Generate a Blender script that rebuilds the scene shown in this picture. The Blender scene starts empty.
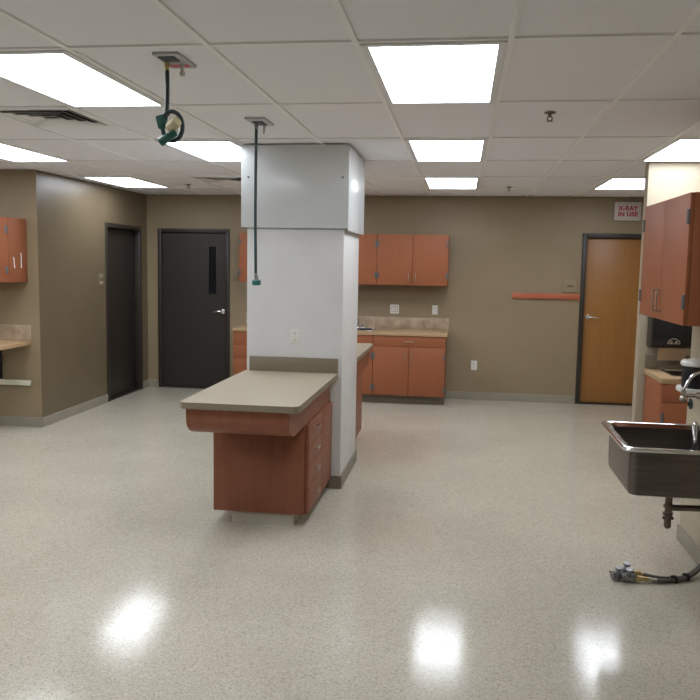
import bpy, bmesh, math, random
from mathutils import Vector, Matrix
random.seed(7)
S = bpy.context.scene
COL = S.collection
PI = math.pi

# ------------------------------------------------------------------ measures (metres)
H = 2.618            # ceiling height
D = 10.39            # back wall
XL = -4.27           # long left wall
YL = 7.57            # front-facing wall at far left
XR = 1.44            # near right wall
YRE = 5.24           # where the near right wall ends
GX, GY = 0.1557, 3.2412   # ceiling grid origin
TW, TD = 0.6096, 1.2192   # ceiling tile

# ------------------------------------------------------------------ materials
def mat(name, col, rough=0.5, metal=0.0, spec=0.5, **kw):
    m = bpy.data.materials.new(name); m.use_nodes = True
    b = m.node_tree.nodes['Principled BSDF']
    b.inputs['Base Color'].default_value = (*col, 1)
    b.inputs['Roughness'].default_value = rough
    b.inputs['Metallic'].default_value = metal
    b.inputs['Specular IOR Level'].default_value = spec
    for k, v in kw.items():
        b.inputs[k].default_value = v
    return m

def srgb(r, g, b):
    f = lambda c: (c/255)/12.92 if c/255 <= .04045 else ((c/255+.055)/1.055)**2.4
    return (f(r), f(g), f(b))

def noisy(name, c1, c2, scale=(8, 8, 8), rough=0.5, detail=4, metal=0.0, spec=0.5, bump=0.0, bscale=None, lo=.35, hi=.65, coords='Object'):
    m = mat(name, c1, rough, metal, spec)
    nt = m.node_tree; N = nt.nodes; L = nt.links; b = N['Principled BSDF']
    tc = N.new('ShaderNodeTexCoord'); mp = N.new('ShaderNodeMapping')
    mp.inputs['Scale'].default_value = scale
    L.new(tc.outputs[coords], mp.inputs['Vector'])
    nz = N.new('ShaderNodeTexNoise'); nz.inputs['Scale'].default_value = 1; nz.inputs['Detail'].default_value = detail
    L.new(mp.outputs[0], nz.inputs['Vector'])
    cr = N.new('ShaderNodeValToRGB')
    cr.color_ramp.elements[0].position = lo; cr.color_ramp.elements[1].position = hi
    cr.color_ramp.elements[0].color = (*c1, 1); cr.color_ramp.elements[1].color = (*c2, 1)
    L.new(nz.outputs['Fac'], cr.inputs['Fac']); L.new(cr.outputs[0], b.inputs['Base Color'])
    if bump:
        n2 = N.new('ShaderNodeTexNoise'); n2.inputs['Scale'].default_value = bscale or 60; n2.inputs['Detail'].default_value = 3
        L.new(tc.outputs[coords], n2.inputs['Vector'])
        bp = N.new('ShaderNodeBump'); bp.inputs['Strength'].default_value = bump; bp.inputs['Distance'].default_value = 0.004
        L.new(n2.outputs['Fac'], bp.inputs['Height']); L.new(bp.outputs[0], b.inputs['Normal'])
    return m

M = {}
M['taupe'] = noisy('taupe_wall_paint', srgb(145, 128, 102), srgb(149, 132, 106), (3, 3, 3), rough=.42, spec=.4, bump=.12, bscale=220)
M['taupe_dark'] = noisy('dark_taupe_wall', srgb(107, 94, 73), srgb(111, 98, 77), (3, 3, 3), rough=.36, spec=.5, bump=.1, bscale=220)  # even taupe, darker than the other walls; long left wall only
M['beige'] = noisy('beige_wall_paint', srgb(176, 164, 142), srgb(181, 169, 147), (3, 3, 3), rough=.45, spec=.4, bump=.12, bscale=220)
M['white_paint'] = noisy('white_column_paint', srgb(214, 213, 211), srgb(220, 219, 217), (3, 3, 3), rough=.42, spec=.45, bump=.08, bscale=200)
M['white_gloss'] = noisy('glossy_white_panel', srgb(214, 217, 218), srgb(219, 222, 223), (2, 2, 2), rough=.2, spec=.5, bump=.25, bscale=2.2)
M['ceil_tile'] = noisy('ceiling_tile', srgb(233, 233, 238), srgb(239, 239, 243), (140, 140, 140), rough=.95, spec=.1, bump=.2, bscale=300)
M['tbar'] = mat('ceiling_grid_paint', srgb(240, 240, 240), .5)
M['fixture'] = mat('fixture_white', srgb(225, 225, 228), .4)
M['cove'] = noisy('grey_cove_base', srgb(146, 139, 124), srgb(154, 147, 132), (4, 4, 4), rough=.45)
M['cove_taupe'] = noisy('taupe_cove_base', srgb(128, 120, 104), srgb(136, 128, 112), (4, 4, 4), rough=.45)
M['door_dark'] = noisy('dark_brown_door', srgb(46, 40, 35), srgb(48, 42, 37), (2, 2, 2), rough=.45)
M['frame_dark'] = mat('dark_brown_frame', srgb(48, 41, 34), .45)
M['glass_dark'] = mat('dark_glass', srgb(22, 24, 30), .12, 0, .6)
M['oak'] = noisy('honey_oak_veneer', srgb(150, 102, 49), srgb(157, 108, 54), (34, 34, 1.6), rough=.4, detail=6)
M['lam_o'] = noisy('orange_cherry_laminate', srgb(151, 91, 61), srgb(154, 94, 64), (26, 26, 1.4), rough=.5, spec=.25, detail=5)
M['lam_r'] = noisy('red_cherry_laminate', srgb(132, 79, 56), srgb(140, 86, 62), (22, 22, 1.2), rough=.45, spec=.35, detail=5)
M['gap'] = mat('cabinet_carcass_edge', srgb(92, 54, 38), .6)
M['counter_taupe'] = noisy('taupe_laminate_top', srgb(163, 151, 131), srgb(170, 158, 138), (160, 160, 160), rough=.35, spec=.5)
M['counter_edge'] = noisy('taupe_laminate_edge', srgb(125, 113, 95), srgb(130, 118, 100), (160, 160, 160), rough=.4)
M['counter_tan'] = noisy('tan_laminate_top', srgb(172, 142, 106), srgb(184, 155, 119), (60, 60, 60), rough=.4)
M['chrome'] = mat('chrome', (.75, .75, .76), .15, 1)
M['steel'] = noisy('brushed_steel', srgb(106, 101, 97), srgb(116, 111, 107), (4, 4, 60), rough=.33, metal=1)
M['steel_dark'] = noisy('worn_steel', srgb(105, 98, 92), srgb(122, 114, 106), (10, 10, 30), rough=.34, metal=1)
M['nickel'] = mat('satin_nickel', srgb(188, 182, 172), .32, 1)
M['hinge'] = mat('grey_hinge_metal', srgb(118, 116, 116), .45, .6)
M['plastic_white'] = mat('white_plastic', srgb(225, 223, 216), .4)
M['plastic_grey'] = mat('grey_beige_plastic', srgb(134, 121, 99), .45)
M['control'] = mat('taupe_housing_plastic', srgb(150, 133, 106), .5)
M['plastic_grey2'] = mat('brown_display_plastic', srgb(112, 98, 78), .45)
M['slot'] = mat('dark_slot', srgb(60, 56, 50), .6)
M['black'] = mat('black_plastic', srgb(24, 25, 29), .3)
M['black_matte'] = mat('black_paint', srgb(28, 28, 30), .55)
M['kraft'] = noisy('kraft_paper', srgb(166, 140, 108), srgb(176, 150, 118), (30, 30, 30), rough=.85)
M['rail_o'] = noisy('orange_wood_rail', srgb(178, 96, 66), srgb(190, 106, 76), (2, 30, 30), rough=.42)
M['sign_white'] = mat('sign_white', srgb(196, 186, 184), .4)
M['sign_red'] = mat('sign_red', srgb(170, 34, 52), .5)
M['cord'] = mat('dark_green_cord', srgb(38, 58, 62), .45)
M['green'] = mat('green_plug_plastic', srgb(24, 92, 80), .4)
M['cream'] = mat('cream_plug_plastic', srgb(214, 202, 164), .45)
M['plate'] = noisy('zinc_plate', srgb(176, 178, 181), srgb(186, 188, 191), (30, 30, 30), rough=.4, metal=.1)
M['plate_dark'] = mat('dark_receptacle', srgb(58, 66, 74), .5)
M['pink'] = mat('pink_red_label', srgb(196, 92, 112), .5)
M['brass'] = mat('brass', srgb(196, 174, 120), .3, 1)
M['hose'] = noisy('braided_hose', srgb(74, 70, 66), srgb(120, 114, 108), (300, 300, 300), rough=.5, metal=.3)
M['cast'] = noisy('cast_grey_metal', srgb(120, 120, 122), srgb(160, 160, 162), (90, 90, 90), rough=.35, metal=.8)
M['plinth'] = noisy('offwhite_plinth', srgb(196, 190, 174), srgb(204, 198, 182), (4, 4, 4), rough=.5)
M['strip'] = mat('white_strip', srgb(232, 230, 226), .5)
M['bar'] = noisy('pale_bar', srgb(188, 184, 160), srgb(206, 203, 182), (6, 6, 6), rough=.5)
M['toe'] = mat('dark_toe_kick', srgb(116, 107, 92), .6)

def tile_mat():
    m = noisy('stone_tile', srgb(150, 128, 104), srgb(186, 166, 142), (9, 9, 9), rough=.4, detail=6, lo=.3, hi=.7)
    return m
M['tile'] = tile_mat()
M['grout'] = mat('grout', srgb(176, 164, 146), .7)

def floor_mat():
    m = mat('speckled_vinyl_floor', (.4, .37, .31), .13)
    nt = m.node_tree; N = nt.nodes; L = nt.links; b = N['Principled BSDF']
    tc = N.new('ShaderNodeTexCoord')
    v = N.new('ShaderNodeTexVoronoi'); v.inputs['Scale'].default_value = 150
    L.new(tc.outputs['Object'], v.inputs['Vector'])
    sep = N.new('ShaderNodeSeparateColor'); L.new(v.outputs['Color'], sep.inputs[0])
    cr = N.new('ShaderNodeValToRGB'); e = cr.color_ramp.elements
    e[0].position = 0; e[0].color = (*srgb(163, 155, 138), 1)
    e[1].position = 1; e[1].color = (*srgb(202, 196, 181), 1)
    a = e.new(.2); a.color = (*srgb(184, 176, 159), 1)
    a = e.new(.75); a.color = (*srgb(192, 185, 169), 1)
    L.new(sep.outputs[0], cr.inputs['Fac'])
    nz = N.new('ShaderNodeTexNoise'); nz.inputs['Scale'].default_value = 1.1; nz.inputs['Detail'].default_value = 5
    L.new(tc.outputs['Object'], nz.inputs['Vector'])
    cr2 = N.new('ShaderNodeValToRGB')
    cr2.color_ramp.elements[0].position = .35; cr2.color_ramp.elements[0].color = (.94, .94, .94, 1)
    cr2.color_ramp.elements[1].position = .65; cr2.color_ramp.elements[1].color = (1.03, 1.03, 1.03, 1)
    L.new(nz.outputs['Fac'], cr2.inputs['Fac'])
    mx = N.new('ShaderNodeMix'); mx.data_type = 'RGBA'; mx.blend_type = 'MULTIPLY'; mx.inputs[0].default_value = 1
    L.new(cr.outputs[0], mx.inputs[6]); L.new(cr2.outputs[0], mx.inputs[7]); L.new(mx.outputs[2], b.inputs['Base Color'])
    # polish wear: roughness varies a little
    n3 = N.new('ShaderNodeTexNoise'); n3.inputs['Scale'].default_value = 9; n3.inputs['Detail'].default_value = 4
    L.new(tc.outputs['Object'], n3.inputs['Vector'])
    mr = N.new('ShaderNodeMapRange'); mr.inputs[1].default_value = .3; mr.inputs[2].default_value = .7
    mr.inputs[3].default_value = .085; mr.inputs[4].default_value = .145
    L.new(n3.outputs['Fac'], mr.inputs[0]); L.new(mr.outputs[0], b.inputs['Roughness'])
    n4 = N.new('ShaderNodeTexNoise'); n4.inputs['Scale'].default_value = 70; n4.inputs['Detail'].default_value = 2
    L.new(tc.outputs['Object'], n4.inputs['Vector'])
    bp = N.new('ShaderNodeBump'); bp.inputs['Strength'].default_value = .07; bp.inputs['Distance'].default_value = .004
    L.new(n4.outputs['Fac'], bp.inputs['Height']); L.new(bp.outputs[0], b.inputs['Normal'])
    b.inputs['Specular IOR Level'].default_value = .36
    return m
M['floor'] = floor_mat()

def lens_mat():
    m = bpy.data.materials.new('lit_diffuser'); m.use_nodes = True
    nt = m.node_tree; nt.nodes.clear()
    o = nt.nodes.new('ShaderNodeOutputMaterial'); e = nt.nodes.new('ShaderNodeEmission')
    e.inputs['Color'].default_value = (.91, .965, 1.04, 1); e.inputs['Strength'].default_value = 11.0
    nt.links.new(e.outputs[0], o.inputs[0])
    return m
M['lens'] = lens_mat()

# ------------------------------------------------------------------ mesh helpers
class MB:
    """collects shapes in scene coordinates; build() links them as one mesh object whose origin is its parent's"""
    def __init__(s): s.bm = bmesh.new()
    def _fin(s, vs, bevel, seg=2, edges=None):
        if bevel:
            es = edges if edges is not None else list({e for v in vs for e in v.link_edges})
            bmesh.ops.bevel(s.bm, geom=es, offset=bevel, segments=seg, affect='EDGES', profile=.5, clamp_overlap=True)
    def box(s, x0, y0, z0, x1, y1, z1, bevel=0, seg=2):
        r = bmesh.ops.create_cube(s.bm, size=1)
        bmesh.ops.transform(s.bm, matrix=Matrix.Translation(((x0+x1)/2, (y0+y1)/2, (z0+z1)/2)) @ Matrix.Diagonal((abs(x1-x0), abs(y1-y0), abs(z1-z0), 1)), verts=r['verts'])
        s._fin(r['verts'], bevel, seg)
        return s
    def cyl(s, p0, p1, r, r2=None, n=20, bevel=0):
        p0, p1 = Vector(p0), Vector(p1); d = p1-p0
        q = bmesh.ops.create_cone(s.bm, cap_ends=True, segments=n, radius1=r, radius2=r if r2 is None else r2, depth=d.length)
        m = Matrix.Translation((p0+p1)/2) @ d.to_track_quat('Z', 'Y').to_matrix().to_4x4()
        bmesh.ops.transform(s.bm, matrix=m, verts=q['verts'])
        if bevel:
            caps = [e for e in {e for v in q['verts'] for e in v.link_edges} if len(e.link_faces) == 2 and any(len(f.verts) > 4 for f in e.link_faces)]
            bmesh.ops.bevel(s.bm, geom=caps, offset=bevel, segments=2, affect='EDGES', profile=.5)
        return s
    def ball(s, c, r, sc=(1, 1, 1), n=16):
        q = bmesh.ops.create_uvsphere(s.bm, u_segments=n, v_segments=n//2+2, radius=r)
        bmesh.ops.transform(s.bm, matrix=Matrix.Translation(c) @ Matrix.Diagonal((*sc, 1)), verts=q['verts'])
        return s
    def tube(s, pts, r, n=12, smooth=6, closed=False):
        P = [Vector(p) for p in pts]
        if smooth and len(P) > 2:
            Q = []
            cnt = len(P) if closed else len(P)-1
            for i in range(cnt):
                g = lambda k: P[k % len(P)] if closed else P[max(0, min(len(P)-1, k))]
                a, b, c, d = g(i-1), g(i), g(i+1), g(i+2)
                for t in [j/smooth for j in range(smooth)]:
                    Q.append(.5*((2*b)+(-a+c)*t+(2*a-5*b+4*c-d)*t*t+(-a+3*b-3*c+d)*t**3))
            if not closed: Q.append(P[-1])
            P = Q
        rings = []; up = None
        for i, p in enumerate(P):
            a = P[i-1] if (i > 0 or closed) else p
            c = P[(i+1) % len(P)] if (i < len(P)-1 or closed) else p
            t = (c-a).normalized()
            if up is None:
                up = Vector((0, 0, 1)) if abs(t.z) < .9 else Vector((1, 0, 0))
            x = t.cross(up).normalized(); up = x.cross(t).normalized()
            rings.append([s.bm.verts.new(p + (x*math.cos(2*PI*k/n)+up*math.sin(2*PI*k/n))*r) for k in range(n)])
        m = len(rings)
        for i in range(m if closed else m-1):
            A, B = rings[i], rings[(i+1) % m]
            for k in range(n):
                s.bm.faces.new((A[k], A[(k+1) % n], B[(k+1) % n], B[k]))
        if not closed:
            s.bm.faces.new(rings[0][::-1]); s.bm.faces.new(rings[-1])
        return s
    def prism(s, prof, axis, a, b, bevel=0):
        """prof: 2-D outline in the two other axes (x: (y,z), y: (x,z), z: (x,y)) swept along axis from a to b"""
        def P(u, v, w):
            return {'x': (w, u, v), 'y': (u, w, v), 'z': (u, v, w)}[axis]
        A = [s.bm.verts.new(P(u, v, a)) for u, v in prof]; B = [s.bm.verts.new(P(u, v, b)) for u, v in prof]
        s.bm.faces.new(A); s.bm.faces.new(B[::-1])
        n = len(prof)
        for i in range(n):
            s.bm.faces.new((A[i], B[i], B[(i+1) % n], A[(i+1) % n]))
        if bevel: s._fin(A+B, bevel)
        return s
    def quad(s, *p):
        s.bm.faces.new([s.bm.verts.new(q) for q in p]); return s
    def lathe(s, prof, c, n=24):
        rings = []
        for r, z in prof:
            rings.append([s.bm.verts.new((c[0]+r*math.cos(2*PI*k/n), c[1]+r*math.sin(2*PI*k/n), c[2]+z)) for k in range(n)])
        for A, B in zip(rings, rings[1:]):
            for k in range(n): s.bm.faces.new((A[k], A[(k+1) % n], B[(k+1) % n], B[k]))
        s.bm.faces.new(rings[0][::-1]); s.bm.faces.new(rings[-1])
        return s
    def build(s, name, m, parent=None, org=None, smooth=True):
        bmesh.ops.recalc_face_normals(s.bm, faces=s.bm.faces[:])
        o0 = Vector(org) if org is not None else (world_org(parent) if parent else Vector((0, 0, 0)))
        me = bpy.data.meshes.new(name)
        bmesh.ops.translate(s.bm, verts=s.bm.verts[:], vec=-o0)
        s.bm.to_mesh(me); s.bm.free()
        if smooth:
            for p in me.polygons: p.use_smooth = True
            try: me.set_sharp_from_angle(angle=math.radians(35))
            except Exception: pass
        me.materials.append(M[m] if isinstance(m, str) else m)
        o = bpy.data.objects.new(name, me); COL.objects.link(o)
        if parent:
            o.parent = parent
            o.location = (0, 0, 0)
        else:
            o.location = o0
        return o

ORG = {}
def world_org(o):
    while o.parent: o = o.parent
    return ORG.get(o, Vector(o.location))

def tag(o, label=None, cat=None, group=None, kind=None):
    if label: o['label'] = label
    if cat: o['category'] = cat
    if group: o['group'] = group
    if kind: o['kind'] = kind
    return o

def thing(name, label, cat, loc=(0, 0, 0), group=None, kind=None):
    o = bpy.data.objects.new(name, None); COL.objects.link(o); o.location = loc; o.empty_display_size = .1
    return tag(o, label, cat, group, kind)

def place(o, loc, rz):
    """parts were built with o at its own origin; now stand it elsewhere"""
    o.location = loc; o.rotation_euler = (0, 0, rz)

def copy_tree(o, parent=None):
    c = o.copy(); COL.objects.link(c)
    if parent: c.parent = parent
    for ch in list(o.children): copy_tree(ch, c)
    return c

def struct(name, mb, m, label, cat, org=(0, 0, 0)):
    o = mb.build(name, m, None, org, smooth=False)
    return tag(o, label, cat, kind='structure')

# ------------------------------------------------------------------ room shell
XW, YW = -7.4, -4.4     # far left and behind the viewpoint
XE = 3.0                # alcove at the right
struct('floor', MB().box(XW, YW, -.08, XE+.1, D+.12, 0), 'floor', 'polished beige speckled vinyl floor', 'floor')

T = .12
# back wall with two door openings
DL = (-4.115, -3.107, 2.17)     # dark door frame: outer x0, x1, top
DR = (1.474, 2.19, 2.168)
fw = .052
w = MB()
xs = [XW, DL[0]+fw, DL[1]-fw, DR[0]+fw, DR[1]+.2-fw, XE+.1]
DRX1 = 2.42
w.box(XL-T, D, 0, DL[0]+.02, D+T, H)
w.box(DL[0]+.02, D, DL[2]-.02, DL[1]-.02, D+T, H)
w.box(DL[1]-.02, D, 0, DR[0]+.02, D+T, H)
w.box(DR[0]+.02, D, DR[2]-.02, DRX1-.02, D+T, H)
w.box(DRX1-.02, D, 0, XE+.1, D+T, H)
struct('wall_back', w, 'taupe', 'taupe painted back wall with two doors', 'wall')
# left long wall with a door opening
LY0, LY1, LZ = 9.10, 10.17, 2.18
w = MB()
w.box(XL-T, YL+.005, 0, XL, LY0+.02, H)
w.box(XL-T, LY0+.02, LZ-.02, XL, LY1-.02, H)
w.box(XL-T, LY1-.02, 0, XL, D+T, H)
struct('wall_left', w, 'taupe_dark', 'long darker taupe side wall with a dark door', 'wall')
struct('wall_left_return', MB().box(XW, YL, 0, XL-T-.001, YL+T, H).box(XL-T-.001, YL, 0, XL, YL+.004, H), 'taupe', 'taupe wall behind the wall cabinet and short counter', 'wall')
struct('wall_left_far', MB().box(XW-T, YW, 0, XW, YL, H), 'taupe', 'taupe wall closing the room beyond the frame', 'wall')
struct('wall_front', MB().box(XW-T, YW-T, 0, XR+T, YW, H), 'taupe', 'taupe wall behind the viewpoint', 'wall')
struct('wall_right', MB().box(XR, YW, 0, XR+T, YRE, H), 'beige', 'near beige wall carrying the steel sink', 'wall')
struct('wall_right_return', MB().box(XR+T, YRE-T, 0, XE, YRE, H), 'beige', 'beige return wall hidden behind the sink wall', 'wall')
struct('wall_right_far', MB().box(XE, YRE-T, 0, XE+T, D, H), 'beige', 'beige end wall of the alcove', 'wall')
struct('wall_right_stub', MB().box(1.485, 6.93, 0, XE-.001, 7.06, H), 'beige', 'cream stub wall behind the paper towel dispenser', 'wall')
struct('ceiling', MB().box(XW-T, YW-T, H+.006, XE+T, D+T, H+.1), 'ceil_tile', 'suspended ceiling of off-white lay-in tiles', 'ceiling')

# ceiling grid
g = MB()
b0, b1 = H-.004, H+.007
ks = range(math.floor((XW-GX)/TW), math.ceil((XE-GX)/TW)+1)
js = range(math.floor((YW-GY)/TD), math.ceil((D-GY)/TD)+1)
for k in ks:
    x = GX+k*TW
    if XW < x < XE:
        for ya, yb in [(YW, YL if x < XL else D)]:
            g.box(x-.012, ya, b0, x+.012, yb, b1)
for j in js:
    y = GY+j*TD
    if YW < y < D:
        g.box(XW if y < YL else XL, y-.012, b0+.001, XE, y+.012, b1)
for (k, y) in [(-4, 5.073), (-4, 8.73)]:
    g.box(GX+(k-1)*TW, y-.012, b0+.001, GX+k*TW, y+.012, b1)
struct('trim_1', g, 'tbar', 'white metal grid bars between the ceiling tiles', 'ceiling grid')

# baseboards
def base(name, pts, m, label, hgt=.1):
    mb = MB()
    for x0, y0, x1, y1 in pts: mb.box(x0, y0, 0, x1, y1, hgt, .004)
    struct(name, mb, m, label, 'baseboard')
bt = .012
base('baseboard_back', [(-.18, D-bt, DR[0], D)], 'cove', 'grey cove base along the back wall beside the wooden door')
base('baseboard_back_corner', [(XL, D-bt, DL[0], D)], 'cove', 'short grey cove base between the two dark doors')
base('baseboard_left', [(XL, YL-bt, XL+bt, LY0)], 'cove', 'grey cove base along the long taupe wall')
base('baseboard_left_corner', [(XL, LY1, XL+bt, D)], 'cove', 'grey cove base in the far corner past the left door')
base('baseboard_left_return', [(XW, YL-bt, XL+bt, YL)], 'cove', 'grey cove base below the short wall counter')
base('baseboard_right', [(XR-bt, YW, XR, YRE+bt), (XR, YRE, XR+T, YRE+bt)], 'cove', 'grey cove base under the steel sink')
base('baseboard_right_stub', [(1.485-bt, 6.93-bt, 1.485, 7.06+bt), (1.485, 7.06, XE, 7.06+bt)], 'cove', 'grey cove base round the cream stub wall')

# ------------------------------------------------------------------ doors (part of the setting)
def lever(mb, x, y, z, d):
    """lever on a leaf facing -y, pointing along d"""
    mb.cyl((x, y, z), (x, y-.012, z), .032, bevel=.003)
    mb.cyl((x, y-.01, z), (x, y-.055, z), .011)
    mb.tube([(x, y-.052, z), (x+d*.03, y-.056, z+.002), (x+d*.075, y-.054, z), (x+d*.115, y-.048, z-.006)], .0095, smooth=4)

def frame_y(x0, x1, zt, y0, y1, fw):
    mb = MB()
    mb.box(x0, y0, 0, x0+fw, y1, zt, .004); mb.box(x1-fw, y0, 0, x1, y1, zt, .004); mb.box(x0+fw, y0, zt-fw, x1-fw, y1, zt, .004)
    return mb

d = thing('door_2', 'dark brown flush door with a narrow glass slot and a lever in the back wall', 'door', (-3.6, D, 0), kind='structure')
frame_y(DL[0], DL[1], DL[2], D-.018, D+T-.01, fw).build('door_frame', 'frame_dark', d)
lf = MB().box(DL[0]+fw+.003, D+.025, .012, -3.41, D+.07, DL[2]-fw-.003)
lf.box(-3.302, D+.025, .012, DL[1]-fw-.003, D+.07, DL[2]-fw-.003)
lf.box(-3.41, D+.025, .012, -3.302, D+.07, 1.295); lf.box(-3.41, D+.025, 1.935, -3.302, D+.07, DL[2]-fw-.003)
leaf = lf.build('door_leaf', 'door_dark', d)
MB().box(-3.41, D+.04, 1.295, -3.302, D+.05, 1.935).build('window_glass', 'glass_dark', leaf)
wf = MB()
for a in ((-3.423, 1.28, -3.406, 1.95), (-3.306, 1.28, -3.289, 1.95), (-3.423, 1.28, -3.289, 1.297), (-3.423, 1.933, -3.289, 1.95)):
    wf.box(a[0], D+.019, a[1], a[2], D+.03, a[3], .002)
wf.build('window_bead', 'door_dark', leaf)
lv = MB(); lever(lv, -3.212, D+.025, 1.065, -1); lv.build('door_handle', 'chrome', d)
MB().box(DL[0]+fw, D-.01, 0, DL[1]-fw, D+.09, .008).build('threshold', 'frame_dark', d)

d = thing('door_3', 'honey oak veneer door in a dark frame at the end of the back wall', 'door', (1.95, D, 0), kind='structure')
frame_y(DR[0], DRX1, DR[2], D-.018, D+T-.01, .058).build('door_frame', 'frame_dark', d)
MB().box(DR[0]+.061, D+.025, .02, DRX1-.061, D+.07, DR[2]-.061, .002).build('door_leaf', 'oak', d)
lv = MB(); lever(lv, DR[0]+.115, D+.025, 1.115, 1); lv.build('door_handle', 'chrome', d)
MB().box(DR[0]+.058, D-.01, 0, DRX1-.058, D+.09, .014).build('threshold', 'frame_dark', d)

d = thing('door_1', 'dark brown door set deep in the long taupe wall', 'door', (XL, 9.63, 0), kind='structure')
mb = MB()
for a in ((LY0, 0, LY0+fw, LZ), (LY1-fw, 0, LY1, LZ), (LY0+fw, LZ-fw, LY1-fw, LZ)):
    mb.box(XL-T+.01, a[0], a[1], XL+.016, a[2], a[3], .004)
mb.build('door_frame', 'frame_dark', d)
leaf = MB().box(XL-.105, LY0+fw+.003, .012, XL-.065, LY1-fw-.003, LZ-fw-.003, .002).build('door_leaf', 'door_dark', d)
hg = MB()
for z in (.25, 1.05, 1.85): hg.cyl((XL-.058, LY0+fw+.012, z-.05), (XL-.058, LY0+fw+.012, z+.05), .008)
hg.build('hinge', 'frame_dark', d)
MB().box(XL-T+.01, LY0+fw, 0, XL, LY1-fw, .008).build('threshold', 'frame_dark', d)

# ------------------------------------------------------------------ white column
CX0, CX1, CY0, CY1 = -1.643, -.895, 5.95, 6.82
c = thing('pillar', 'white square column in the middle of the room', 'column', ((CX0+CX1)/2, (CY0+CY1)/2, 0), kind='structure')
MB().box(CX0, CY0, 0, CX1, CY1, H, .004).build('shaft', 'white_paint', c)
ZC = 2.0
c = thing('trim_2', 'glossy white panels boxed round the top of the column', 'cladding', ((CX0+CX1)/2, (CY0+CY1)/2, ZC), kind='structure')
pf = MB().box(CX0-.034, CY0-.034, ZC, CX1+.036, CY0-.028, H-.004, .001).build('cladding_panel', 'white_gloss', c)
sc = MB()
for x in (-1.625, -.905): sc.cyl((x, CY0-.034, 2.375), (x, CY0-.038, 2.375), .008, n=12)
sc.build('screw', 'hinge', pf)
MB().box(CX1+.03, CY0-.028, ZC-.015, CX1+.036, CY1+.034, H-.004, .001).build('cladding_panel', 'white_gloss', c)
MB().box(CX0-.04, CY0-.028, ZC, CX0-.034, CY1+.034, H-.004, .001).build('cladding_panel', 'white_gloss', c)
MB().box(CX0-.034, CY1+.028, ZC, CX1+.03, CY1+.034, H-.004, .001).build('cladding_panel', 'white_gloss', c)
fl = MB()
fl.box(CX0-.034, CY0-.028, ZC, CX1+.03, CY0, ZC+.012); fl.box(CX1, CY0, ZC, CX1+.03, CY1, ZC+.012); fl.box(CX0-.034, CY0, ZC, CX0, CY1, ZC+.012)
fl.build('furring_strip', 'hinge', c)
mb = MB()
mb.box(CX0-bt, CY0-bt, 0, CX1+bt, CY0, .1, .003); mb.box(CX1, CY0, 0, CX1+bt, CY1, .1, .003)
mb.box(CX0-bt, CY0, 0, CX0, CY1, .1, .003); mb.box(CX0-bt, CY1, 0, CX1+bt, CY1+bt, .1, .003)
struct('baseboard_pillar', mb, 'cove_taupe', 'taupe cove base round the foot of the white column', 'baseboard')

# ------------------------------------------------------------------ island desks (front one, and its twin behind the column)
def wire_pull(mb, a, b, out, r=.0045):
    """wire pull from a to b standing off by vector out"""
    a, b, out = Vector(a), Vector(b), Vector(out)
    mb.tube([a, a+out*.8, a+out+(b-a)*.06, b+out-(b-a)*.06, b+out*.8, b], r, n=8, smooth=3)

IX0, IX1 = -.3645, .3645       # local x; local y 0 at the column face, negative outwards
def make_island():
    cab = thing('island_cabinet', 'red cherry drawer cabinet with a curved apron in front of the white column', 'cabinet')
    MB().box(-.315, -.95, .088, .302, 0, .69, .002).build('cabinet_body', 'lam_r', cab)
    MB().box(-.198, -.915, 0, .225, 0, .088).build('plinth', 'plinth', cab)
    # drawers on the +x side
    zs = [(.552, .686), (.407, .548), (.262, .403), (.092, .258)]
    for z0, z1 in zs:
        dr = MB().box(.304, -.935, z0, .326, -.455, z1, .0015).build('drawer', 'lam_r', cab)
        h = MB(); zc = (z0+z1)/2+.015
        wire_pull(h, (.324, -.745, zc), (.324, -.645, zc), (.03, 0, 0)); h.build('handle', 'nickel', dr)
    dr = MB().box(.304, -.45, .092, .326, -.004, .686, .0015).build('door', 'lam_r', cab)
    h = MB(); wire_pull(h, (.324, -.345, .515), (.324, -.345, .615), (.03, 0, 0)); h.build('handle', 'nickel', dr)
    # curved apron: side profile swept across
    prof = [(-1.442, .864), (-1.442, .80)]
    for i in range(9):
        a = i/8*PI/2
        prof.append((-1.442+.19*(1-math.cos(a)), .80-.11*math.sin(a)))
    prof += [(-1.23, .69), (-1.23, .864)]
    ap = MB().prism(prof, 'x', -.326, .304)
    ap.box(.281, -1.24, .692, .304, 0, .864); ap.box(-.326, -1.24, .692, -.303, 0, .864)
    ap.build('apron', 'lam_r', cab)
    top = thing('island_worktop', 'taupe laminate worktop with a low backsplash against the front of the column', 'worktop')
    r = .045; pr = [(IX0, 0)]
    for cx, sg in ((IX0+r, -1), (IX1-r, 1)):
        rng = range(7) if sg < 0 else range(6, -1, -1)
        for i in rng:
            a = i/6*PI/2
            pr.append((cx+sg*r*math.cos(a), -1.478+r-r*math.sin(a)))
    pr.append((IX1, 0))
    t = MB().prism(pr, 'z', .9035, .905); t.build('top_surface', 'counter_taupe', top)
    t = MB().prism(pr, 'z', .865, .9035); t.build('edge_band', 'counter_edge', top)
    MB().box(IX0+.035, -.02, .905, IX1, 0, 1.018, .003).build('backsplash', 'counter_edge', top)
    return cab, top
cab, top = make_island()
ICX = -1.288
cab2, top2 = copy_tree(cab), copy_tree(top)
cab2['label'] = 'red cherry cabinet behind the column, only its end showing past the column'
top2['label'] = 'taupe laminate worktop behind the column, a corner of it showing past the column'
place(cab, (ICX, CY0-bt-.002, 0), 0); place(top, (ICX, CY0-.001, 0), 0)
place(cab2, (ICX+.01, CY1+bt+.002, 0), PI); place(top2, (ICX+.01, CY1+.001, 0), PI)

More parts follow.
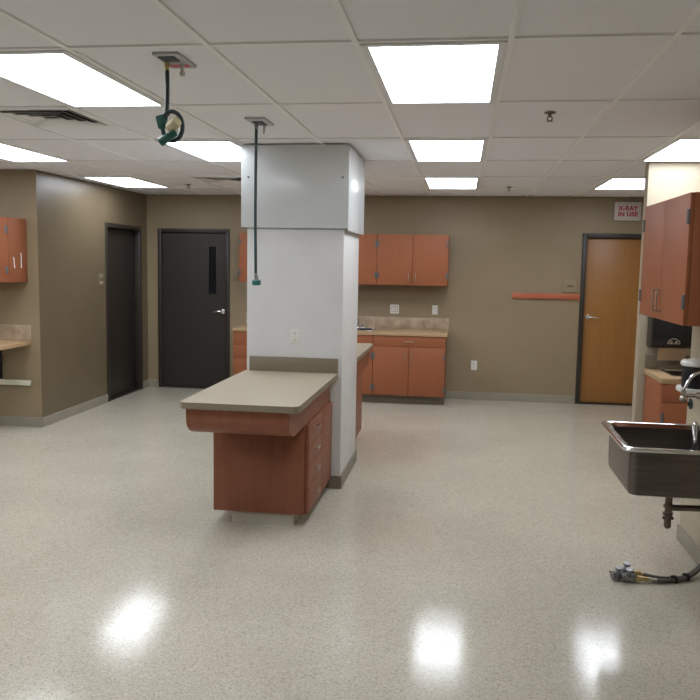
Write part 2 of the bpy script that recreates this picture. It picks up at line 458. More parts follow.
# ------------------------------------------------------------------ cabinets (local: x along the width, front at y=0, wall at y=depth)
def hinge(mb, x, y, z, s):
    mb.box(x-.012, y-.006, z-.038, x+.012, y+.004, z+.038, .002)
    mb.cyl((x, y-.006, z-.036), (x, y-.006, z+.036), .006, n=10)

def wall_cabinet(name, label, wd, dp, z0, z1, doors, lam='lam_o', pull=.1, group=None):
    """doors: list of (x0, x1, hinge side, pull)"""
    c = thing(name, label, 'cabinet', group=group)
    MB().box(0, 0, z0, wd, dp, z1, .0015).build('cabinet_body', lam, c)
    MB().box(.003, -.002, z0+.002, wd-.003, 0, z1-.002).build('face_frame', 'gap', c)
    for x0, x1, hs in doors:
        dr = MB().box(x0+.003, -.022, z0+.001, x1-.003, -.002, z1-.001, .0015).build('door', lam, c)
        hx = x0+.0135 if hs < 0 else x1-.0135
        for z in (z0+.12, z1-.12):
            hm = MB(); hinge(hm, hx, -.022, z, hs); hm.build('hinge', 'hinge', dr)
        px = x1-.045 if hs < 0 else x0+.045
        hm = MB(); wire_pull(hm, (px, -.02, z0+.05), (px, -.02, z0+.05+pull), (0, -.03, 0)); hm.build('handle', 'nickel', dr)
    return c

def base_cabinet(name, label, wd, dp, layout, lam='lam_o', zt=.86, toe=.11):
    c = thing(name, label, 'cabinet')
    mb = MB().box(0, 0, toe, .018, dp, zt, .0015).box(wd-.018, 0, toe, wd, dp, zt, .0015)
    mb.box(.018, 0, toe, wd-.018, dp, toe+.018).box(.018, dp-.01, toe+.018, wd-.018, dp, zt).box(.018, 0, zt-.08, wd-.018, .018, zt)
    mb.build('cabinet_body', lam, c)
    MB().box(.003, -.002, toe+.002, wd-.003, 0, zt-.004).build('face_frame', 'gap', c)
    MB().box(.001, .07, .001, wd-.001, dp-.001, toe-.001).build('toe_kick', 'toe', c)
    for kind, x0, x1, z0, z1, hs in layout:
        dr = MB().box(x0+.003, -.022, z0+.002, x1-.003, -.002, z1-.002, .0015).build(kind, lam, c)
        if kind == 'drawer':
            xc = (x0+x1)/2; zc = (z0+z1)/2
            hm = MB(); wire_pull(hm, (xc-.05, -.02, zc), (xc+.05, -.02, zc), (0, -.03, 0)); hm.build('handle', 'nickel', dr)
        elif kind == 'door':
            hx = x0+.0135 if hs < 0 else x1-.0135
            for z in (z0+.1, z1-.12):
                hm = MB(); hinge(hm, hx, -.022, z, hs); hm.build('hinge', 'hinge', dr)
            px = x1-.045 if hs < 0 else x0+.045
            hm = MB(); wire_pull(hm, (px, -.02, z1-.17), (px, -.02, z1-.07), (0, -.03, 0)); hm.build('handle', 'nickel', dr)
    return c

UW = .897
ux = [-2.88, -2.88+UW+.001, -2.88+2*UW+.002]
two = [(0, UW/2, -1), (UW/2, UW, 1)]
for x, lab in zip(ux, ('orange upper cabinet left of the column, beside the dark glazed door', 'orange upper cabinet mostly hidden by the column, above the back sink',
                       'orange two-door upper cabinet above the two white wall plates')):
    place(wall_cabinet('upper_cabinet', lab, UW, .33, 1.48, 2.115, two, group='upper cabinets on the back wall'), (x, D-.331, 0), 0)
YB = D-.59
dr4 = [('drawer', 0, UW, .69, .86, 0), ('drawer', 0, UW, .51, .69, 0), ('drawer', 0, UW, .31, .51, 0), ('drawer', 0, UW, .11, .31, 0)]
sk = [('false_front', 0, UW, .725, .86, 0), ('door', 0, UW/2, .11, .725, -1), ('door', UW/2, UW, .11, .725, 1)]
dd = [('drawer', 0, UW, .725, .86, 0), ('door', 0, UW/2, .11, .725, -1), ('door', UW/2, UW, .11, .725, 1)]
for x, lay, lab in zip(ux, (dr4, sk, dd), ('orange drawer stack left of the column, beside the dark glazed door', 'orange sink base cabinet, half hidden behind the column',
                                         'orange base cabinet with one wide drawer over two doors against the back wall')):
    c = base_cabinet('base_cabinet', lab, UW, .588, lay); c['group'] = 'base cabinets on the back wall'
    place(c, (x, YB, 0), 0)
wt = thing('back_worktop', 'long tan laminate worktop with a stone tile splash on the back wall', 'worktop', (-1.54, D, .86))
BX0, BX1 = -2.89, -.165
SX0, SX1, SY0, SY1 = -1.60, -1.12, D-.5, D-.115
mb = MB()
mb.box(BX0, YB-.035, .861, SX0, D-.001, .90, .004); mb.box(SX1, YB-.035, .861, BX1, D-.001, .90, .004)
mb.box(SX0, YB-.035, .861, SX1, SY0, .90); mb.box(SX0, SY1, .861, SX1, D-.001, .90)
mb.build('worktop_slab', 'counter_tan', wt)
mb = MB()
n = 18; tw = (BX1-BX0)/n
for i in range(n): mb.box(BX0+i*tw+.0015, D-.012, .9015, BX0+(i+1)*tw-.0015, D-.001, 1.047, .001)
mb.build('tile_splash', 'tile', wt)
MB().box(BX0, D-.009, .9, BX1, D-.001, 1.05).build('grout_bed', 'grout', wt)

def drop_sink(name, label, x0, x1, y0, y1, z, dep, lam='steel'):
    s = thing(name, label, 'sink', ((x0+x1)/2, (y0+y1)/2, z)); z += .001
    e = .018; mb = MB()
    mb.box(x0-e, y0-e, z, x1+e, y0+.006, z+.008, .003); mb.box(x0-e, y1-.006, z, x1+e, y1+e, z+.008, .003)
    mb.box(x0-e, y0, z, x0+.006, y1, z+.008, .003); mb.box(x1-.006, y0, z, x1+e, y1, z+.008, .003)
    mb.build('rim', 'chrome', s)
    mb = MB()
    a, b = .004, .008
    mb.box(x0+a, y0+a, z-dep, x1-a, y0+b, z); mb.box(x0+a, y1-b, z-dep, x1-a, y1-a, z)
    mb.box(x0+a, y0+a, z-dep, x0+b, y1-a, z); mb.box(x1-b, y0+a, z-dep, x1-a, y1-a, z)
    mb.box(x0+a, y0+a, z-dep-.004, x1-a, y1-a, z-dep)
    mb.build('basin', lam, s)
    MB().cyl(((x0+x1)/2, (y0+y1)/2, z-dep), ((x0+x1)/2, (y0+y1)/2, z-dep+.004), .035).build('drain', 'chrome', s)
    return s
drop_sink('counter_sink', 'small steel sink set into the tan back worktop, peeping past the column', SX0, SX1, SY0, SY1, .90, .16)
f = thing('sink_faucet', 'chrome faucet standing on the tan back worktop behind its sink', 'faucet', (-1.345, D-.06, .90))
MB().box(-1.43, D-.085, .901, -1.26, D-.035, .915, .005).build('base_plate', 'chrome', f)
MB().tube([(-1.345, D-.06, .91), (-1.345, D-.065, .99), (-1.345, D-.12, 1.03), (-1.345, D-.2, 1.015), (-1.345, D-.225, .985)], .011, smooth=6).build('spout', 'chrome', f)
for sx in (-1.405, -1.285):
    MB().cyl((sx, D-.06, .915), (sx, D-.06, .945), .016).tube([(sx, D-.06, .945), (sx+(.02 if sx > -1.34 else -.02), D-.075, .955), (sx+(.055 if sx > -1.34 else -.055), D-.09, .958)], .007, smooth=4).build('handle', 'chrome', f)

# ------------------------------------------------------------------ wall plates
def plate_y(name, label, cat, x, y, z, wd, hg, m, kind, group=None):
    t = thing(name, label, cat, (x, y, z), group)
    MB().box(x-wd/2, y-.007, z-hg/2, x+wd/2, y, z+hg/2, .003).build('cover_plate', m, t)
    if kind == 'outlet':
        for dz in (-.026, .026):
            q = MB().box(x-.017, y-.0095, z+dz-.016, x+.017, y-.006, z+dz+.016, .003).build('socket', 'plastic_white', t)
            sl = MB(); sl.box(x-.009, y-.0100, z+dz-.002, x-.006, y-.0090, z+dz+.009); sl.box(x+.006, y-.0100, z+dz-.002, x+.009, y-.0090, z+dz+.009); sl.cyl((x, y-.0100, z+dz-.009), (x, y-.0090, z+dz-.009), .0028, n=8)
            sl.build('slot', 'slot', q)
        MB().cyl((x, y-.007, z), (x, y-.0085, z), .0035, n=10).build('screw', 'nickel', t)
    elif kind == 'double':
        for dx in (-.023, .023):
            MB().box(x+dx-.013, y-.011, z-.03, x+dx+.013, y-.006, z+.03, .002).build('rocker', 'plastic_white', t)
            MB().box(x+dx-.0165, y-.0074, z-.034, x+dx+.0165, y-.0065, z+.034).build('rocker_gap', 'plastic_grey', t)
    elif kind == 'switch':
        MB().box(x-.006, y-.016, z-.012, x+.006, y-.006, z+.012, .002).build('toggle', m, t)
        for dz in (-.03, .03): MB().cyl((x, y-.007, z+dz), (x, y-.0085, z+dz), .0035, n=10).build('screw', 'nickel', t)
    return t
plate_y('wall_outlet', 'white duplex outlet in the column just above the worktop backsplash', 'outlet', -1.263, CY0, 1.175, .072, .118, 'plastic_white', 'outlet')
plate_y('double_switch', 'wide white double plate above the tile splash on the back wall', 'switch', -.875, D, 1.157, .118, .118, 'plastic_white', 'double')
plate_y('wall_outlet', 'white outlet above the end of the tile splash, under the upper cabinet', 'outlet', -.348, D, 1.158, .072, .118, 'plastic_white', 'outlet')
plate_y('wall_outlet', 'low white outlet on the bare back wall beside the base cabinet', 'outlet', .178, D, .45, .078, .125, 'plastic_white', 'outlet')
plate_y('light_switch', 'small grey switch plate between the dark glazed door and the upper cabinet', 'switch', -3.02, D, 1.54, .072, .118, 'plastic_grey', 'switch')
# thermostat-like plate beside the wooden door
t = thing('wall_control', 'square taupe control plate above the orange rail beside the wooden door', 'control panel', (1.345, D, 1.505))
MB().box(1.265, D-.02, 1.425, 1.425, D, 1.585, .004).build('housing', 'control', t)
MB().box(1.305, D-.024, 1.49, 1.385, D-.019, 1.52, .002).build('display', 'plastic_grey2', t)
# pair of plates on the long wall
for z, lab in ((1.535, 'upper taupe switch plate on the long wall beside the left door'), (1.455, 'lower taupe switch plate on the long wall beside the left door')):
    t = thing('light_switch', lab, 'switch', (XL, 8.985, z), 'taupe switch plates by the left door')
    MB().box(XL, 8.925, z-.034, XL+.009, 9.045, z+.034, .003).build('cover_plate', 'plastic_grey', t)
    MB().box(XL+.007, 8.973, z-.012, XL+.016, 8.997, z+.012, .002).build('toggle', 'plastic_grey', t)

# ------------------------------------------------------------------ back wall rail and sign
t = thing('wall_rail', 'orange wooden rail board ending at the frame of the wooden door', 'rail', (1.05, D, 1.37))
MB().box(.63, D-.03, 1.335, DR[0]-.004, D, 1.405, .004).build('board', 'rail_o', t)

t = thing('warning_sign', 'white box sign with red letters X-RAY IN USE above the wooden door', 'sign', (1.995, D, 2.44))
MB().box(1.835, D-.05, 2.33, 2.155, D, 2.555, .006).build('sign_box', 'sign_white', t)
def text_obj(body, size, loc, m, parent, name):
    cu = bpy.data.curves.new(name, 'FONT'); cu.body = body; cu.size = size; cu.align_x = 'CENTER'; cu.align_y = 'CENTER'
    cu.extrude = .0012; cu.offset = size*.045; cu.space_character = 1.08
    tmp = bpy.data.objects.new(name, cu); COL.objects.link(tmp)
    bpy.context.view_layer.update()
    me = bpy.data.meshes.new_from_object(tmp.evaluated_get(bpy.context.evaluated_depsgraph_get()))
    bpy.data.objects.remove(tmp); bpy.data.curves.remove(cu)
    me.transform(Matrix.Rotation(PI/2, 4, 'X'))
    me.materials.clear(); me.materials.append(M[m])
    o = bpy.data.objects.new(name, me); COL.objects.link(o); o.parent = parent
    o.location = Vector(loc)-world_org(parent)
    return o
text_obj('X-RAY', .074, (1.995, D-.0515, 2.477), 'sign_red', t, 'lettering')
text_obj('IN USE', .074, (1.995, D-.0515, 2.405), 'sign_red', t, 'lettering')

# ------------------------------------------------------------------ far left: wall cabinet, short counter, bar
wc = wall_cabinet('wall_cabinet', 'orange wall cabinet at the far left, two white strips on its end', .9, .325, 1.50, 2.132, [(0, .45, -1), (.45, .9, 1)])
MB().box(.9, .203, 1.64, .9015, .218, 1.79).build('paper_strip', 'strip', wc)
MB().prism([(.068, 1.748), (.083, 1.748), (.098, 1.638), (.083, 1.638)], 'x', .9, .9015).build('paper_strip', 'strip', wc)
place(wc, (-4.385-.9, YL-.327, 0), 0)
ct = thing('wall_counter', 'short brown laminate counter with a stone tile splash at the far left', 'worktop', (-4.85, YL, .86))
MB().box(-5.6, YL-.62, .855, -4.365, YL-.001, .897, .004).build('worktop_slab', 'counter_tan', ct)
mb = MB()
for i in range(8): mb.box(-5.6+i*.1544+.0015, YL-.012, .899, -5.6+(i+1)*.1544-.0015, YL-.001, 1.052, .001)
mb.build('tile_splash', 'tile', ct)
MB().box(-5.6, YL-.009, .897, -4.365, YL-.001, 1.055).build('grout_bed', 'grout', ct)
mb = MB()
mb.box(-4.745, YL-.02, .45, -4.695, YL-.001, .854); mb.box(-4.745, YL-.42, .815, -4.695, YL-.001, .855)
mb.prism([(YL-.02, .50), (YL-.02, .56), (YL-.36, .815), (YL-.42, .815)], 'x', -4.73, -4.71)
mb.build('support_bracket', 'black_matte', ct)
t = thing('wall_bar', 'pale horizontal bar fixed low on the wall under the far left counter', 'bar', (-4.9, YL, .46))
MB().box(-5.6, YL-.058, .438, -4.36, YL-.021, .492, .005).build('bar', 'bar', t)

# ------------------------------------------------------------------ right wall: cabinet above the sink wall
c = wall_cabinet('wall_cabinet', 'orange two-door wall cabinet on the beige sink wall', 1.02, .305, 1.455, 2.125, [(0, .51, -1), (.51, 1.02, 1)], pull=.115)
place(c, (XR-.306, YRE-.006, 0), -PI/2)

# stub wall: paper towel dispenser, base cabinet, worktop, sink
t = thing('paper_towel_dispenser', 'black paper towel dispenser on the stub wall with brown paper hanging out', 'dispenser', (1.72, 6.93, 1.25))
pr = [(6.929, 1.095), (6.79, 1.095), (6.735, 1.13), (6.72, 1.20), (6.72, 1.40), (6.75, 1.46), (6.929, 1.47)]
MB().prism(pr, 'x', 1.545, 1.872, .008).build('housing', 'black', t)
mb = MB()
arc = [(1.712+.05*math.cos(a), 1.138+.044*math.sin(a)) for a in [i*PI/12 for i in range(13)]]
arc2 = [(1.712+.041*math.cos(a), 1.140+.034*math.sin(a)) for a in [i*PI/12 for i in range(12, -1, -1)]]
mb.prism(arc+arc2, 'y', 6.716, 6.728)
mb.ball((1.694, 6.722, 1.148), .012, (1, .3, 1.1)); mb.ball((1.730, 6.722, 1.148), .012, (1, .3, 1.1)); mb.box(1.664, 6.716, 1.134, 1.760, 6.728, 1.141)
mb.build('emblem', 'nickel', t)
MB().prism([(6.80, 1.10), (6.795, 1.10), (6.80, 1.03), (6.815, .99), (6.82, .99), (6.806, 1.032)], 'x', 1.61, 1.83).build('paper_towel', 'kraft', t)

AX0 = 1.545
AW = XE-AX0-.002
c = base_cabinet('base_cabinet', 'orange base cabinet in the alcove behind the steel sink', AW, .56,
                 [('drawer', 0, .5, .716, .86, 0), ('door', 0, .5, .11, .716, -1), ('drawer', .5, 1.0, .716, .86, 0), ('door', .5, 1.0, .11, .716, 1), ('panel', 1.0, AW, .11, .86, 0)], lam='lam_o')
place(c, (AX0, 6.353, 0), 0)
t = thing('alcove_worktop', 'tan laminate worktop with a taupe splash below the paper towel dispenser', 'worktop', (2.2, 6.93, .86))
QX0, QX1, QY0, QY1 = 1.66, 2.06, 6.45, 6.80
mb = MB()
mb.box(AX0-.012, 6.325, .861, QX0, 6.929, .905, .004); mb.box(QX1, 6.325, .861, XE-.002, 6.929, .905, .004)
mb.box(QX0, 6.325, .861, QX1, QY0, .905); mb.box(QX0, QY1, .861, QX1, 6.929, .905)
mb.build('worktop_slab', 'counter_tan', t)
MB().box(AX0-.005, 6.912, .905, XE-.002, 6.929, 1.02, .003).build('backsplash', 'counter_edge', t)
drop_sink('counter_sink', 'small dark sink in the alcove worktop under the hanging paper towel', QX0, QX1, QY0, QY1, .905, .15, 'steel_dark')

# ------------------------------------------------------------------ steel scrub sink on the near wall
SKX0, SKX1, SKY0, SKY1, SKZ = .812, XR-.001, 3.985, 4.70, .86
s = thing('wall_sink', 'deep stainless steel wall sink with a rolled rim on the beige wall', 'sink', ((SKX0+SKX1)/2, (SKY0+SKY1)/2, .6))
def rrect(x0, y0, x1, y1, r, n=6):
    out = []
    for cx, cy, a0 in ((x1-r, y1-r, 0), (x0+r, y1-r, PI/2), (x0+r, y0+r, PI), (x1-r, y0+r, 3*PI/2)):
        for i in range(n+1):
            a = a0+i/n*PI/2; out.append((cx+r*math.cos(a), cy+r*math.sin(a)))
    return out
def loft(mb, loops, cap0=True, cap1=True):
    V = [[mb.bm.verts.new(p) for p in lp] for lp in loops]
    for A, B in zip(V, V[1:]):
        n = len(A)
        for k in range(n): mb.bm.faces.new((A[k], A[(k+1) % n], B[(k+1) % n], B[k]))
    if cap0: mb.bm.faces.new(V[0][::-1])
    if cap1: mb.bm.faces.new(V[-1])
    return mb
ob = .045   # rim overhang
def lp(i, z, r): return [(x, y, z) for x, y in rrect(SKX0+ob+i, SKY0+ob+i, SKX1-.02-i, SKY1-ob-i, r)]
mb = loft(MB(), [lp(.02, .607, .03), lp(.004, .614, .04), lp(0, .64, .045), lp(-.004, SKZ-.02, .045), lp(.006, SKZ-.012, .045), lp(.012, .66, .045), lp(.03, .634, .04), lp(.10, .626, .03)])
mb.build('basin', 'steel', s)
# rolled rim: two lofted rounds
def rl(off, z, r=.03): return [(x, y, z) for x, y in rrect(SKX0+off, SKY0+off, SKX1-max(0, off*.3), SKY1-off, r)]
mb = MB()
loops = []
for i in range(9):
    a = PI*1.25 - i/8*PI*1.5
    loops.append(rl(.026+.026*math.cos(a)*1.0 if True else 0, SKZ-.012+.014*math.sin(a), .045))
loops = [rl(.058, SKZ-.022, .04), rl(.012, SKZ-.024, .05), rl(.002, SKZ-.016, .05), rl(0, SKZ-.006, .05), rl(.006, SKZ+.002, .05), rl(.018, SKZ+.004, .045), rl(.034, SKZ+.001, .04), rl(.048, SKZ-.008, .035), rl(.056, SKZ-.02, .035)]
loft(mb, loops, False, False).build('rim', 'chrome', s)
MB().box(SKX1-.05, SKY0, SKZ-.01, SKX1, SKY1, SKZ+.075, .008).build('back_ledge', 'steel', s)
cx, cy = 1.098, 4.22
MB().cyl((cx, cy, .626), (cx, cy, .632), .045, bevel=.002).build('drain', 'chrome', s)
mb = MB().cyl((cx, cy, .608), (cx, cy, .41), .018).ball((cx, cy, .41), .018)
mb.build('drain_pipe', 'steel_dark', s)
mb = MB()
for z in (.475, .515): mb.cyl((cx, cy, z-.008), (cx, cy, z+.008), .025, n=8)
mb.cyl((cx-.026, cy, .450), (cx+.028, cy, .450), .009)
mb.build('slip_nut', 'steel_dark', s)
mb = MB().tube([(cx, cy, .505), (cx+.1, cy, .508), (XR-.001, cy, .512)], .0165, smooth=0)
mb.cyl((XR-.012, cy, .512), (XR-.001, cy, .512), .05, bevel=.003)
mb.build('waste_arm', 'steel_dark', s)
mb = MB().cyl((1.195, 4.18, .628), (1.195, 4.18, .955), .017).ball((1.195, 4.18, .955), .017)
mb.build('overflow_pipe', 'chrome', s)

# wall faucet over the sink
FZ = .05
f = thing('wall_faucet', 'chrome gooseneck wall faucet over the deep steel sink', 'faucet', (XR, 4.35, 1.05-FZ))
MB().tube([(XR-.03, 4.35, 1.02), (XR-.06, 4.35, 1.11), (XR-.13, 4.35, 1.155), (XR-.22, 4.35, 1.13), (XR-.262, 4.35, 1.06), (XR-.268, 4.35, 1.03)], .0085, smooth=8).build('spout', 'chrome', f)
mb = MB().cyl((XR-.268, 4.35, 1.045), (XR-.268, 4.35, .985), .013, .011).ball((XR-.268, 4.35, 1.0), .019)
mb.build('nozzle', 'nickel', f)
MB().cyl((XR-.001, 4.35, 1.02), (XR-.05, 4.35, 1.02), .024, bevel=.003).cyl((XR-.001, 4.35, 1.02), (XR-.008, 4.35, 1.02), .038).build('valve_body', 'chrome', f)
mb = MB().cyl((XR-.25, 4.35, 1.018), (XR-.20, 4.35, 1.018), .010).cyl((XR-.20, 4.35, 1.018), (XR-.185, 4.35, 1.018), .018, n=10)
mb.build('aerator_valve', 'chrome', f)
for dy in (-.1, .1):
    MB().cyl((XR-.001, 4.35+dy, 1.02), (XR-.04, 4.35+dy, 1.02), .018).tube([(XR-.04, 4.35+dy, 1.02), (XR-.055, 4.35+dy*1.3, 1.03), (XR-.05, 4.35+dy*1.75, 1.035)], .008, smooth=4).build('handle', 'chrome', f)
f.location.z += FZ+.012

# black dispenser with white lid
t = thing('wall_dispenser', 'black round dispenser with a white lid on a white ledge, above the steel sink', 'dispenser', (1.395, 4.93, 1.06))
dc = (1.382, 4.90, -.03)
k = 1.1
MB().lathe([(.066*k, 1.075), (.07*k, 1.085), (.07*k, 1.20), (.068*k, 1.21)], dc, 28).build('canister', 'black', t)
MB().lathe([(.072*k, 1.205), (.078*k, 1.21), (.079*k, 1.225), (.07*k, 1.238), (.03*k, 1.245), (.005, 1.246)], dc, 28).build('lid', 'plastic_white', t)
MB().box(1.302, 4.80, 1.008, XR-.001, 5.02, 1.045, .012).build('ledge', 'plastic_white', t)
# dark plug on the wall
t = thing('wall_plug', 'small round dark plug on the beige wall just above the sink rim', 'plug', (XR, 5.155, .905))
MB().cyl((XR-.001, 5.155, .905), (XR-.012, 5.155, .905), .035, bevel=.004).build('cap', 'cord', t)
MB().cyl((XR-.012, 5.155, .905), (XR-.022, 5.155, .905), .014, bevel=.002).build('centre_pin', 'black_matte', t)

# ------------------------------------------------------------------ hoses on the floor
t = HB = thing('floor_hoses', 'dark braided hoses with brass fittings and grey valves lying on the floor below the sink', 'hoses', (1.1, 4.47, 0))
MB().tube([(XR-.002, 4.66, .10), (1.40, 4.62, .045), (1.30, 4.53, .014), (1.20, 4.475, .013), (1.12, 4.452, .016), (1.075, 4.450, .02)], .011, smooth=6).build('hose', 'hose', t)
MB().tube([(XR-.002, 4.685, .10), (1.40, 4.642, .05), (1.30, 4.552, .015), (1.20, 4.508, .013), (1.12, 4.502, .018), (1.055, 4.512, .026)], .011, smooth=6).build('hose', 'hose', t)
for x, y, z in ((1.30, 4.54, .014), (1.225, 4.497, .013)):
    MB().cyl((x-.008, y-.004, z), (x+.008, y+.004, z), .024).build('clip', 'black_matte', t)
MB().cyl((1.12, 4.452, .018), (1.075, 4.450, .02), .0125, n=8).cyl((1.09, 4.451, .02), (1.078, 4.45, .02), .017, n=6).build('ferrule', 'nickel', t)
MB().cyl((1.075, 4.450, .022), (1.01, 4.447, .024), .0125, n=12).cyl((1.02, 4.447, .024), (1.005, 4.447, .024), .018, n=6).build('brass_fitting', 'brass', t)
MB().cyl((1.06, 4.511, .026), (1.01, 4.515, .03), .011, n=12).ball((1.035, 4.512, .034), .014).build('brass_fitting', 'brass', t)
def valve(x, y, z, ang):
    c, sn = math.cos(ang), math.sin(ang)
    mb = MB().cyl((x, y, z), (x-.075*c, y-.075*sn, z), .021, .019, n=12, bevel=.003)
    mb.cyl((x-.02*c, y-.02*sn, z), (x-.032*c, y-.032*sn, z), .028, n=6); mb.cyl((x-.05*c, y-.05*sn, z), (x-.058*c, y-.058*sn, z), .026, n=14)
    mb.cyl((x-.04*c, y-.04*sn, z), (x-.04*c+.012*sn, y-.04*sn-.012*c, z+.042), .011, n=10)
    mb.cyl((x-.04*c+.012*sn, y-.04*sn-.012*c, z+.04), (x-.04*c+.014*sn, y-.04*sn-.014*c, z+.052), .02, n=8)
    return mb
valve(1.005, 4.447, .029, .1).build('valve', 'cast', t)
valve(1.01, 4.515, .034, -.15).build('valve', 'cast', t)
valve(.945, 4.475, .029, .4).build('valve', 'cast', t)
MB().tube([(.90, 4.46, .03), (.885, 4.47, .035), (.868, 4.475, .045)], .005, smooth=4).build('nozzle_tip', 'steel_dark', t)

# ------------------------------------------------------------------ ceiling lights
LIGHTS = [(-.5, .5, 'lit ceiling panel nearest the viewer in the row of three between column and sink wall'),
          (-.5, 2.5, 'middle lit ceiling panel of the row of three between column and sink wall'),
          (-.5, 4.5, 'smallest lit ceiling panel, farthest of the row of three, close to the back wall'),
          (-3.5, .5, 'long lit ceiling panel between the nearer air vent and the coiled hanging cord'),
          (-3.5, 2.5, 'lit ceiling panel cut off by the edge of the column cladding'),
          (-6.5, 2.5, 'lit ceiling panel above the wall cabinet with the white strips'),
          (-6.5, 4.5, 'lit ceiling panel along the top of the long taupe wall'),
          (2.5, 2.5, 'lit ceiling panel directly in front of the cream stub wall'),
          (2.5, 4.5, 'small lit ceiling panel in front of the X-ray sign')]
HID = [(-6.5, .5), (-3.5, 4.5), (-6.5, -1.5), (-3.5, -1.5), (-9.5, .5), (-9.5, 2.5)]
L0 = thing('ceiling_light', 'x', 'ceiling light')
a, b = TW/2-.013, TD/2-.013
mb = MB(); fr = .034
mb.box(-a, -b, -.010, -a+fr, b, .004, .002); mb.box(a-fr, -b, -.010, a, b, .004, .002)
mb.box(-a+fr, -b, -.010, a-fr, -b+fr, .004, .002); mb.box(-a+fr, b-fr, -.010, a-fr, b, .004, .002)
mb.build('fixture_frame', 'fixture', L0)
MB().box(-a+fr, -b+fr, -.004, a-fr, b-fr, .003).build('diffuser', 'lens', L0)
for i, q in enumerate(LIGHTS+[(k, j, None) for k, j in HID]):
    k, j, lab = q
    o = L0 if i == 0 else copy_tree(L0)
    o.location = (GX+k*TW, GY+j*TD, H)
    o['group'] = 'lit ceiling panels'
    if lab: o['label'] = lab
    else:
        o['label'] = 'lit ceiling panel out of sight of the picture'; o['group'] = 'ceiling panels out of sight'

# ------------------------------------------------------------------ air vents
def make_vent():
    v = thing('air_vent', 'x', 'air vent')
    e = .296
    mb = MB()
    for x0, y0, x1, y1 in ((-e, -e, -e+.03, e), (e-.03, -e, e, e), (-e+.03, -e, e-.03, -e+.03), (-e+.03, e-.03, e-.03, e)):
        mb.box(x0, y0, -.008, x1, y1, .004, .001)
    mb.build('vent_frame', 'tbar', v)
    MB().box(-e+.03, -e+.03, .0035, e-.03, e-.03, .0055).build('dark_throat', 'slot', v)
    for r in (.262, .205, .148, .09):
        mb = MB(); ri = r-.035
        A = [(-r, -r, -.012), (r, -r, -.012), (r, r, -.012), (-r, r, -.012)]
        B = [(-ri, -ri, .002), (ri, -ri, .002), (ri, ri, .002), (-ri, ri, .002)]
        for i in range(4):
            n = (i+1) % 4
            mb.quad(A[i], A[n], B[n], B[i])
        o = mb.build('louvre', 'tbar', v)
        md = o.modifiers.new('thickness', 'SOLIDIFY'); md.thickness = .0015
    return v
v = make_vent(); v.location = (GX-4.5*TW, GY+TD+.305, H); v['label'] = 'large square air vent beside the long lit panel, near the left edge'
v2 = copy_tree(v); v2.location = (GX-4.5*TW, GY+4*TD+.305, H); v2['label'] = 'distant air vent seen just beside the top of the column'
for o in (v, v2): o['group'] = 'ceiling air vents'

# ------------------------------------------------------------------ sprinklers
def make_sprinkler():
    s = thing('sprinkler', 'x', 'sprinkler')
    MB().lathe([(.034, -.004), (.03, -.009), (.018, -.012)], (0, 0, 0), 20).build('escutcheon', 'steel_dark', s)
    mb = MB().cyl((0, 0, -.01), (0, 0, -.03), .009, n=12)
    for sx in (-1, 1): mb.tube([(sx*.009, 0, -.026), (sx*.014, 0, -.038), (sx*.004, 0, -.05)], .0035, n=8, smooth=3)
    mb.build('sprinkler_body', 'steel_dark', s)
    MB().cyl((0, 0, -.05), (0, 0, -.053), .018, n=16).build('deflector', 'steel_dark', s)
    return s
s0 = make_sprinkler()
for i, (x, y, lab) in enumerate([(.463, 4.781, 'larger dark sprinkler head, beside the middle lit panel of the row of three'), (.474, 9.143, 'distant sprinkler head beside the smallest lit panel of the row'),
                                 (-3.187, 9.0, 'small dark sprinkler head near the back corner over the dark doors')]):
    o = s0 if i == 0 else copy_tree(s0)
    o.location = (x, y, H+.006); o['label'] = lab; o['group'] = 'ceiling sprinklers'

# ------------------------------------------------------------------ hanging cords
def drop_plate(t, x0, y0, x1, y1):
    pl = MB().box(x0, y0, H-.007, x1, y1, H+.006, .002).build('ceiling_plate', 'plate', t)
    return pl
t = thing('hanging_cord', 'dark green power cord looped up with green and cream plugs near the long lit panel', 'power cord', (-1.30, 3.46, H))
pl = drop_plate(t, -1.345, 3.345, -1.228, 3.585)
MB().box(-1.33, 3.37, H-.012, -1.255, 3.45, H-.006, .002).build('receptacle', 'plate_dark', pl)
MB().box(-1.33, 3.515, H-.0095, -1.245, 3.56, H-.006, .001).build('label', 'pink', pl)
MB().cyl((-1.262, 3.49, H-.012), (-1.262, 3.49, H-.05), .008).cyl((-1.262, 3.49, H-.045), (-1.262, 3.49, H-.062), .012, n=10).build('hook_pin', 'nickel', pl)
CX, CYY = -1.321, 3.46
MB().cyl((CX, CYY, H-.012), (CX, CYY, H-.045), .013, .010).build('strain_relief', 'brass', t)
MB().tube([(CX, CYY, H-.03), (CX+.001, CYY, 2.50), (CX-.003, CYY+.004, 2.42), (CX-.012, CYY+.006, 2.36)], .0095, smooth=6).build('cord', 'cord', t)
ring = []
for i in range(26):
    a = PI*.62 + i/25*2*PI*1.12
    r = .056
    ring.append((CX+.022+r*.88*math.cos(a), CYY-.008+.016*math.sin(a*.6)+i*.0008, 2.333+r*1.12*math.sin(a)))
MB().tube(ring, .0095, smooth=3).build('cord_loop', 'cord', t)
mb = MB().box(-.02, -.018, -.03, .02, .018, .03, .008)
o = mb.build('green_connector', 'green', None, (0, 0, 0)); o.parent = t; o.location = (CX-.026-t.location.x, 0, 2.352-H); o.rotation_euler = (0, -.25, 0)
mb = MB().cyl((0, 0, -.045), (0, 0, .04), .021, .015, bevel=.004)
o = mb.build('green_connector', 'green', None, (0, 0, 0)); o.parent = t; o.location = (CX+.012-t.location.x, -.02, 2.283-H); o.rotation_euler = (0, 1.05, 0)
mb = MB().cyl((0, 0, -.03), (0, 0, .03), .027, .023, bevel=.005)
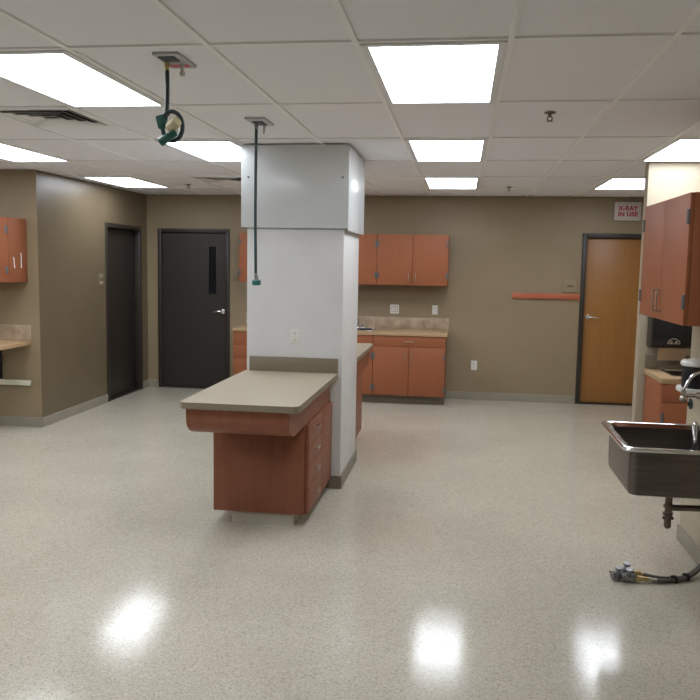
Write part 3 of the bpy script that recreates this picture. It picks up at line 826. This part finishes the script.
o = mb.build('cream_plug', 'cream', None, (0, 0, 0)); o.parent = t; o.location = (CX+.036-t.location.x, -.018, 2.338-H); o.rotation_euler = (.5, 1.0, 0)

t = thing('hanging_cord', 'straight dark green power cord hanging from the ceiling in front of the column', 'power cord', (-1.31, 4.98, H))
pl = drop_plate(t, -1.36, 4.85, -1.235, 5.11)
MB().box(-1.335, 4.93, H-.012, -1.265, 5.05, H-.006, .002).build('receptacle', 'plate_dark', pl)
MB().cyl((-1.275, 5.02, H-.012), (-1.28, 5.02, H-.07), .009, .006).build('hook_pin', 'nickel', pl)
x, y = -1.315, 4.97
MB().cyl((x, y, H-.012), (x, y, H-.05), .013, .010).build('strain_relief', 'cast', t)
MB().tube([(x, y, H-.03), (x-.003, y, 2.3), (x-.004, y, 2.0), (x, y, 1.665)], .0095, smooth=5).build('cord', 'cord', t)
MB().cyl((x, y, 1.67), (x+.006, y, 1.62), .010, .014).build('connector_neck', 'cast', t)
MB().box(x-.02, y-.025, 1.592, x+.03, y+.025, 1.627, .008).build('green_connector', 'green', t)

# ------------------------------------------------------------------ world, camera, view
w = bpy.data.worlds.new('World'); S.world = w; w.use_nodes = True
w.node_tree.nodes['Background'].inputs[0].default_value = (.03, .03, .03, 1)

R = [(0.98989954, 0.14072793, 0.01716238), (0.03215547, -0.10496882, -0.99395552), (-0.13807579, 0.98446798, -0.10843375)]
cam = bpy.data.cameras.new('Camera'); co = bpy.data.objects.new('Camera', cam); COL.objects.link(co)
r, dn, fd = R
m = Matrix(((r[0], -dn[0], -fd[0], 0), (r[1], -dn[1], -fd[1], 0), (r[2], -dn[2], -fd[2], 1.7418), (0, 0, 0, 1)))
co.matrix_world = m
cam.sensor_fit = 'HORIZONTAL'; cam.sensor_width = 36; cam.lens = 36*793.59/700; cam.clip_start = .05
S.camera = co
vs = S.view_settings
vs.view_transform = 'Standard'; vs.look = 'None'; vs.gamma = 1; vs.exposure = 0; vs.use_curve_mapping = False
S.display_settings.display_device = 'sRGB'
cy = S.cycles
cy.use_denoising = True
try: cy.denoiser = 'OPENIMAGEDENOISE'
except Exception: pass
cy.max_bounces = 10; cy.diffuse_bounces = 6; cy.glossy_bounces = 4; cy.sample_clamp_indirect = 6
